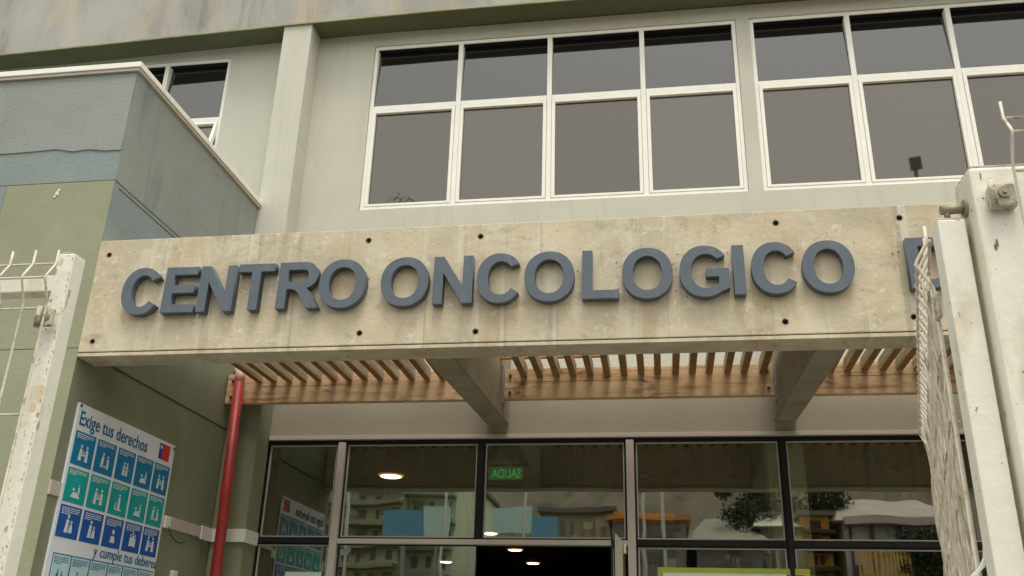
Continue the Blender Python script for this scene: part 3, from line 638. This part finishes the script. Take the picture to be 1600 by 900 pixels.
chips(fr_, 'chipped_spot', rust, -2.6006, [(random.uniform(.573, .668), random.uniform(1.5, 2.43), random.uniform(.0006, .0016), random.uniform(.0008, .002)) for _ in range(26)] + [(.585, 2.29, .0022, .009), (.589, 2.298, .0022, .008), (.582, 2.43, .0012, .010), (.58, 2.385, .002, .002)])
gate = thing('mesh_gate', 'open white gate leaf of folded wire mesh hinged on the right post', 'gate', (.53, -2.54, .2))
bm = bm_new(); box(bm, .508, .555, -2.568, -2.526, .2, 2.362, bev=.003); obj('stile', bm, M['white_paint'], gate)
B('stile_cap', M['grime'], gate, (.5105, .5525, -2.5655, -2.5285, 2.3625, 2.366), bev=.001)
bm = bm_new(); tube(bm, [(.520, -2.556, 2.386), (.566, -2.556, 2.388)], .0085, 16); tube(bm, [(.559, -2.556, 2.388), (.5695, -2.556, 2.388)], .0165, 18); tube(bm, [(.530, -2.556, 2.366), (.530, -2.556, 2.386)], .005, 10)
obj('hinge_pin', bm, M['hinge'], gate)
bm = bm_new(); tube(bm, [(.545, -2.55, 1.1), (.575, -2.55, 1.1)], .010, 12); obj('hinge_pin', bm, M['hinge'], gate)
gd = Vector((.345, 1.42)); gd.normalize()
wire_panel(gate, (.510, -2.488), (gd.x, gd.y), 27, .0545, 2.398, .3, rev=-1, r=.0034, start=.02, jit=.0006)
# tight woven infill of the leaf
bm = bm_new(); n2 = Vector((-gd.y, gd.x, 0)); g3 = Vector((gd.x, gd.y, 0)); o3 = Vector((.510, -2.480, 0))
for i in range(58):
    b = o3+g3*(.03+i*.0245)+n2*random.uniform(-.004, .010); a = random.uniform(-.05, .05); ph = random.uniform(0, 6); fq = random.uniform(14, 30)
    pts = []; z = 2.31-random.uniform(0, .05)
    while z > .3:
        u = 2.3-z; pts.append(b+g3*(a*u+.010*math.sin(u*fq*.6+ph))+n2*(.007*math.sin(u*fq+ph))+Vector((0, 0, z))); z -= random.uniform(.035, .06)
    tube(bm, pts, random.uniform(.0013, .0026), 5)
for k in range(16):
    z = 2.27-k*.125
    tube(bm, [o3+g3*.02+n2*.006+Vector((0, 0, z)), o3+g3*1.45+n2*.006+Vector((0, 0, z))], .0022, 5)
obj('woven_infill', bm, mat('dull_mesh_wire', (.60, .545, .44), .55, var=.3, vs=25, layers=[((.22, .18, .13), .7, 30, (1, 1, .4), .54, .64)]), gate)
bm = bm_new(); tube(bm, [(.513, -2.470, 2.25), (.513, -2.469, .3)], .0032, 8); obj('edge_wire', bm, M['wire'], gate)
bm = bm_new(); box(bm, .508, .516, -2.492, -2.468, 2.205, 2.252, bev=.003); obj('clip', bm, M['grime'], gate)
bm = bm_new()
lp = [(.522, -2.50, 1.802), (.519, -2.502, 1.785), (.508, -2.505, 1.768), (.494, -2.507, 1.757), (.486, -2.508, 1.74), (.484, -2.508, 1.70)]
for a, b in zip(lp, lp[1:]):
    hexa(bm, [(a[0]-.003, a[1]-.008, a[2]), (a[0]+.003, a[1]-.008, a[2]), (a[0]+.003, a[1]+.008, a[2]), (a[0]-.003, a[1]+.008, a[2]), (b[0]-.003, b[1]-.008, b[2]), (b[0]+.003, b[1]-.008, b[2]), (b[0]+.003, b[1]+.008, b[2]), (b[0]-.003, b[1]+.008, b[2])])
obj('latch_strip', bm, M['white_paint'], gate)

# ------------------------------------------------------------------ street opposite (seen mirrored in the glass)
YS = -20.0
def house(name, label, x0, x1, h, col, y=YS, d=7, rows=2, wcol=(.16, .17, .15), roofc=(.2, .17, .15), roof='flat', trim=None, slabs=False, base=0, nwin=None):
    t = thing(name, label, 'house', ((x0+x1)/2, y-d/2, base), 'houses across the street')
    mw = mat(name+'_wall', col, .9, var=.15, vs=.8, layers=[((col[0]*.6, col[1]*.6, col[2]*.6), .5, 1.3, (1, 1, .3), .5, .75)])
    mg = mat(name+'_window', wcol, .2, var=0); mr = mat(name+'_roof', roofc, .8, var=.2, vs=1)
    mt = mat(name+'_trim', trim or (col[0]*.55, col[1]*.5, col[2]*.55), .7, var=.1)
    B('wall', mw, t, (x0, x1, y-d, y, base, base+h))
    if roof == 'flat': B('roof', mr, t, (x0-.15, x1+.15, y-d, y+.25, base+h, base+h+.12))
    else:
        bm = bm_new(); hexa(bm, [(x0-.3, y-d, base+h), (x1+.3, y-d, base+h), (x1+.3, y+.5, base+h), (x0-.3, y+.5, base+h), (x0+.4, y-d*.6, base+h+1.1), (x1-.4, y-d*.6, base+h+1.1), (x1-.4, y-d*.4, base+h+1.1), (x0+.4, y-d*.4, base+h+1.1)]); obj('roof', bm, mr, t)
    nw = nwin or max(1, int((x1-x0)/1.1)); sx = (x1-x0)/nw
    for r in range(rows):
        zb = base+h*(r+.32)/rows; zt = base+h*(r+.78)/rows
        for i in range(nw):
            if random.random() < .18: continue
            q = random.uniform(-.12, .12); a = x0+sx*(i+.3+q); b = x0+sx*(i+.7+q*random.choice((1, -.5)))
            B('window', mg, t, (a, b, y+.002, y+.02, zb, zt)); 
        if slabs: B('balcony', mt, t, (x0-.05, x1+.05, y+.03, y+.7, base+h*r/rows-.06, base+h*r/rows+.06)) if r else None
    for tone in (1.35, .55):
        bm = bm_new()
        for k in range(int(9*(x1-x0))):
            a = random.uniform(x0, x1-.4); c = base+random.uniform(h*.35, h-.25); wd, hg = random.uniform(.08, .9), random.uniform(.04, .3)
            if random.random() < .3: wd, hg = hg*.4, wd
            yy = y+random.uniform(.03, .06); box(bm, a, min(a+wd, x1), y+.021, yy, c, min(c+hg, base+h-.01))
        o = obj('wall_clutter', bm, mat(name+'_clutter', tuple(min(.85, c*tone+.03*random.random()) for c in col), .8, var=.3, vs=2), t); o['kind'] = 'stuff'
    return t
house('terraced_block', 'pale green terraced apartment block with stacked balconies', -14.5, -7.9, 8.6, (.74, .80, .52), rows=14, slabs=True, trim=(.35, .33, .24), nwin=13, d=8)
house('green_house', 'pale green concrete house beside the blue hoardings', -7.85, -6.3, 7.3, (.70, .80, .56), rows=9, y=-20.6, slabs=True, nwin=3)
house('stone_house', 'brown stone house with narrow windows', -3.5, -1.5, 5.95, (.48, .42, .29), rows=6, nwin=6, y=-20.3, wcol=(.26, .23, .16), trim=(.2, .15, .1), slabs=True)
house('orange_house', 'house with a broad orange band under its roof', -1.45, .75, 5.72, (.30, .28, .26), y=-20.2, rows=3, roofc=(.75, .34, .10))
B('brick_band', mat('orange_band', (.8, .36, .10), .8, var=.15), bpy.data.objects['orange_house'], (-1.45, .4, -20.19, -20.12, 5.66, 5.94))
house('grey_villa', 'grey brown rendered villa with white eaves', 1.0, 2.9, 5.1, (.27, .26, .24), y=-20.4, rows=2, roof='hip', roofc=(.32, .31, .27))
house('white_villa', 'white gabled villa behind the trees', 3.0, 4.3, 5.7, (.55, .57, .48), y=-21.5, rows=2, roof='hip', roofc=(.62, .60, .52))
house('ochre_house', 'small ochre house below the dark tree', 4.15, 4.95, 6.05, (.75, .36, .08), y=-21, rows=11, nwin=1, wcol=(.03, .03, .02), slabs=True, trim=(.05, .05, .03))
house('pink_roofed_house', 'house with white columns, purple trim and a pale pink roof', 5.3, 8.6, 5.85, (.80, .82, .76), y=-21, rows=1, nwin=5, wcol=(.25, .10, .22), roof='hip', roofc=(.50, .42, .38), d=7)
phs = bpy.data.objects['pink_roofed_house']
B('eave', mat('pink_eave', (.62, .50, .46), .7), phs, (5.25, 8.6, -20.9, -20.4, 5.72, 5.95))
B('column_trim', mat('purple_trim', (.24, .08, .22), .7), phs, *[(x, x+.08, -20.95, -20.86, 3.5, 5.715) for x in (5.45, 6.1, 6.75, 6.9, 7.5, 8.1)])
for lb, x0, x1, z0, z1, col in [('deep blue hoarding on posts', -8.2, -7.0, 5.0, 5.85, (.16, .38, .60)), ('pale aqua hoarding next to the deep blue one', -6.98, -6.2, 5.15, 5.98, (.60, .82, .80)),
        ('large aqua hoarding before the stone house', -4.95, -3.72, 5.25, 5.96, (.58, .82, .82)), ('mid blue hoarding beside the large aqua one', -3.70, -3.0, 5.05, 5.7, (.18, .42, .66))]:
    t = thing('hoarding', lb, 'hoarding', ((x0+x1)/2, -19.3, .14), 'street hoardings')
    B('panel', mat('hoarding_panel', col, .6, var=.05), t, (x0, x1, -19.35, -19.28, z0, z1)); B('post', M['steel'], t, ((x0+x1)/2-.05, (x0+x1)/2+.05, -19.5, -19.4, .14, z1-.1))
rw = B('retaining_wall', mat('old_wall', (.22, .19, .15), .95, var=.3, vs=.8, layers=[((.07, .10, .14), .8, .5, (1, 1, 1), .5, .56), ((.30, .15, .08), .7, .7, (1, 1, 1), .55, .6)]), None, (-15, 16, -19.2, -18.8, .14, 3.9))
tag(rw, 'stained retaining wall along the far side of the street', 'wall'); setorigin(rw, (0, -19, .14))
yf = thing('slatted_fence', 'yellow fence of upright wooden slats on the retaining wall', 'fence', (5.9, -18.9, 3.9))
my = mat('yellow_wood', (.72, .45, .12), .7, var=.2, vs=2)
B('rail', my, yf, (5.25, 6.65, -18.96, -18.93, 4.05, 4.13), (5.25, 6.65, -18.96, -18.93, 4.55, 4.63)); 
for i in range(13): B('slat', my, yf, (5.27+i*.108, 5.33+i*.108, -18.92, -18.9, 3.9, 4.86+.06*(i % 2)))
leafm = mat('leaf_green', (.05, .075, .03), .7, var=.3, vs=1.5); leafd = mat('leaf_dark', (.03, .045, .022), .7, var=.3, vs=1.5); barkm = mat('bark', (.10, .08, .06), .9, var=.2)
def tree(label, x, y, h, r, m, n=2600, base=0):
    n = int(n*6)
    t = thing('broadleaf_tree', label, 'tree', (x, y, base), 'trees across the street')
    bm = bm_new(); tube(bm, [(x, y, base), (x+.1, y, base+h*.35), (x-.05, y+.1, base+h*.7)], [h*.03, h*.022, h*.008], 8)
    for k in range(7):
        a = k*.9; s = base+h*(.35+.04*k); tube(bm, [(x+.05, y, s), (x+r*.6*math.cos(a), y+r*.6*math.sin(a), s+h*.2)], [h*.010, h*.003], 6)
    obj('trunk', bm, barkm, t)
    bm = bm_new(); cl = [(random.uniform(-.7, .7)*r, random.uniform(-.7, .7)*r, base+h*random.uniform(.45, .95), r*random.uniform(.25, .5)) for _ in range(16)]
    for i in range(n):
        c = random.choice(cl); d = Vector((random.gauss(0, 1), random.gauss(0, 1), random.gauss(0, .7))).normalized()*c[3]*random.uniform(.5, 1.05)
        p = Vector((x+c[0], y+c[1], c[2]))+d; q = Matrix.Rotation(random.uniform(0, 6.3), 3, Vector((random.random()-.5, random.random()-.5, random.random()-.5)).normalized()); s = random.uniform(.04, .09)
        bm.faces.new([bm.verts.new(p+q @ Vector(v)) for v in ((-s, 0, 0), (0, -s*.5, 0), (s, 0, 0), (0, s*.5, 0))])
    obj('crown', bm, m, t, recalc=False)
tree('dark spreading tree above the ochre house', 4.9, -23.5, 8.2, 2.3, leafd)
tree('dark tree beside the white villa', 2.6, -22.5, 7.4, 1.4, leafd, 1500)
tree('green garden tree at the right of the yellow fence', 7.6, -19.9, 5.4, 1.5, leafm, 2200)
tree('tall slender tree behind the apartment block', -10.8, -30, 21.9, 2.4, leafd, 1500)
tree('small green tree between the hoardings', -2.2, -18.2, 4.3, .9, leafm, 900)
for i, (x, h, lb) in enumerate([(-9.05, 9, 'utility pole before the apartment block'), (-6.15, 7.6, 'short utility pole by the aqua hoarding'), (-5.35, 8.5, 'utility pole between two hoardings'), (-3.85, 8.5, 'utility pole at the blue hoarding'),
        (-.45, 8.5, 'utility pole before the orange house'), (.05, 9, 'taller pole right of the orange house')]):
    t = thing('utility_pole', 'pale concrete '+lb, 'pole', (x, -18.3, .14), 'poles across the street')
    bm = bm_new(); tube(bm, [(x, -18.3, .14), (x+.03, -18.3, h)], [.07, .035], 10); obj('shaft', bm, mat('pale_pole', (.66, .66, .56), .8, var=.1), t)
    B('cross_arm', barkm, t, (x-.5, x+.5, -18.34, -18.26, h-.6, h-.52))
for k, (zc, yc_) in enumerate([(7.4, -18.1), (7.15, -18.0), (6.6, -18.15)]):
    bm = bm_new(); tube(bm, [(x, yc_, zc-.35*math.sin(math.pi*((x+20) % 7)/7)) for x in [-20+i*.7 for i in range(61)]], .012, 5)
    o = tag(obj('overhead_cable', bm, M['gasket']), 'thin dark overhead cable sagging between street poles, ' + ('highest', 'middle', 'lowest')[k] + ' of the three', 'cable', 'cables over the street')
lt = thing('street_lamp', 'tall grey street lamp with flat square head, mirrored in an upper window', 'street lamp', (4.93, -7.96, .13))
bm = bm_new(); tube(bm, [(4.86, -7.96, .13), (4.90, -7.96, 5), (4.93, -7.96, 10.42)], [.09, .06, .035], 12); obj('pole', bm, M['steel'], lt)
bm = bm_new(); box(bm, 4.85, 5.06, -8.0, -7.93, 10.40, 10.65, bev=.015); bmesh.ops.rotate(bm, cent=(4.95, -7.96, 10.4), matrix=Matrix.Rotation(R(-25), 3, 'X') @ Matrix.Rotation(R(-8), 3, 'Y'), verts=bm.verts); obj('lamp_head', bm, mat('lamp_grey', (.24, .23, .21), .6, var=0), lt)
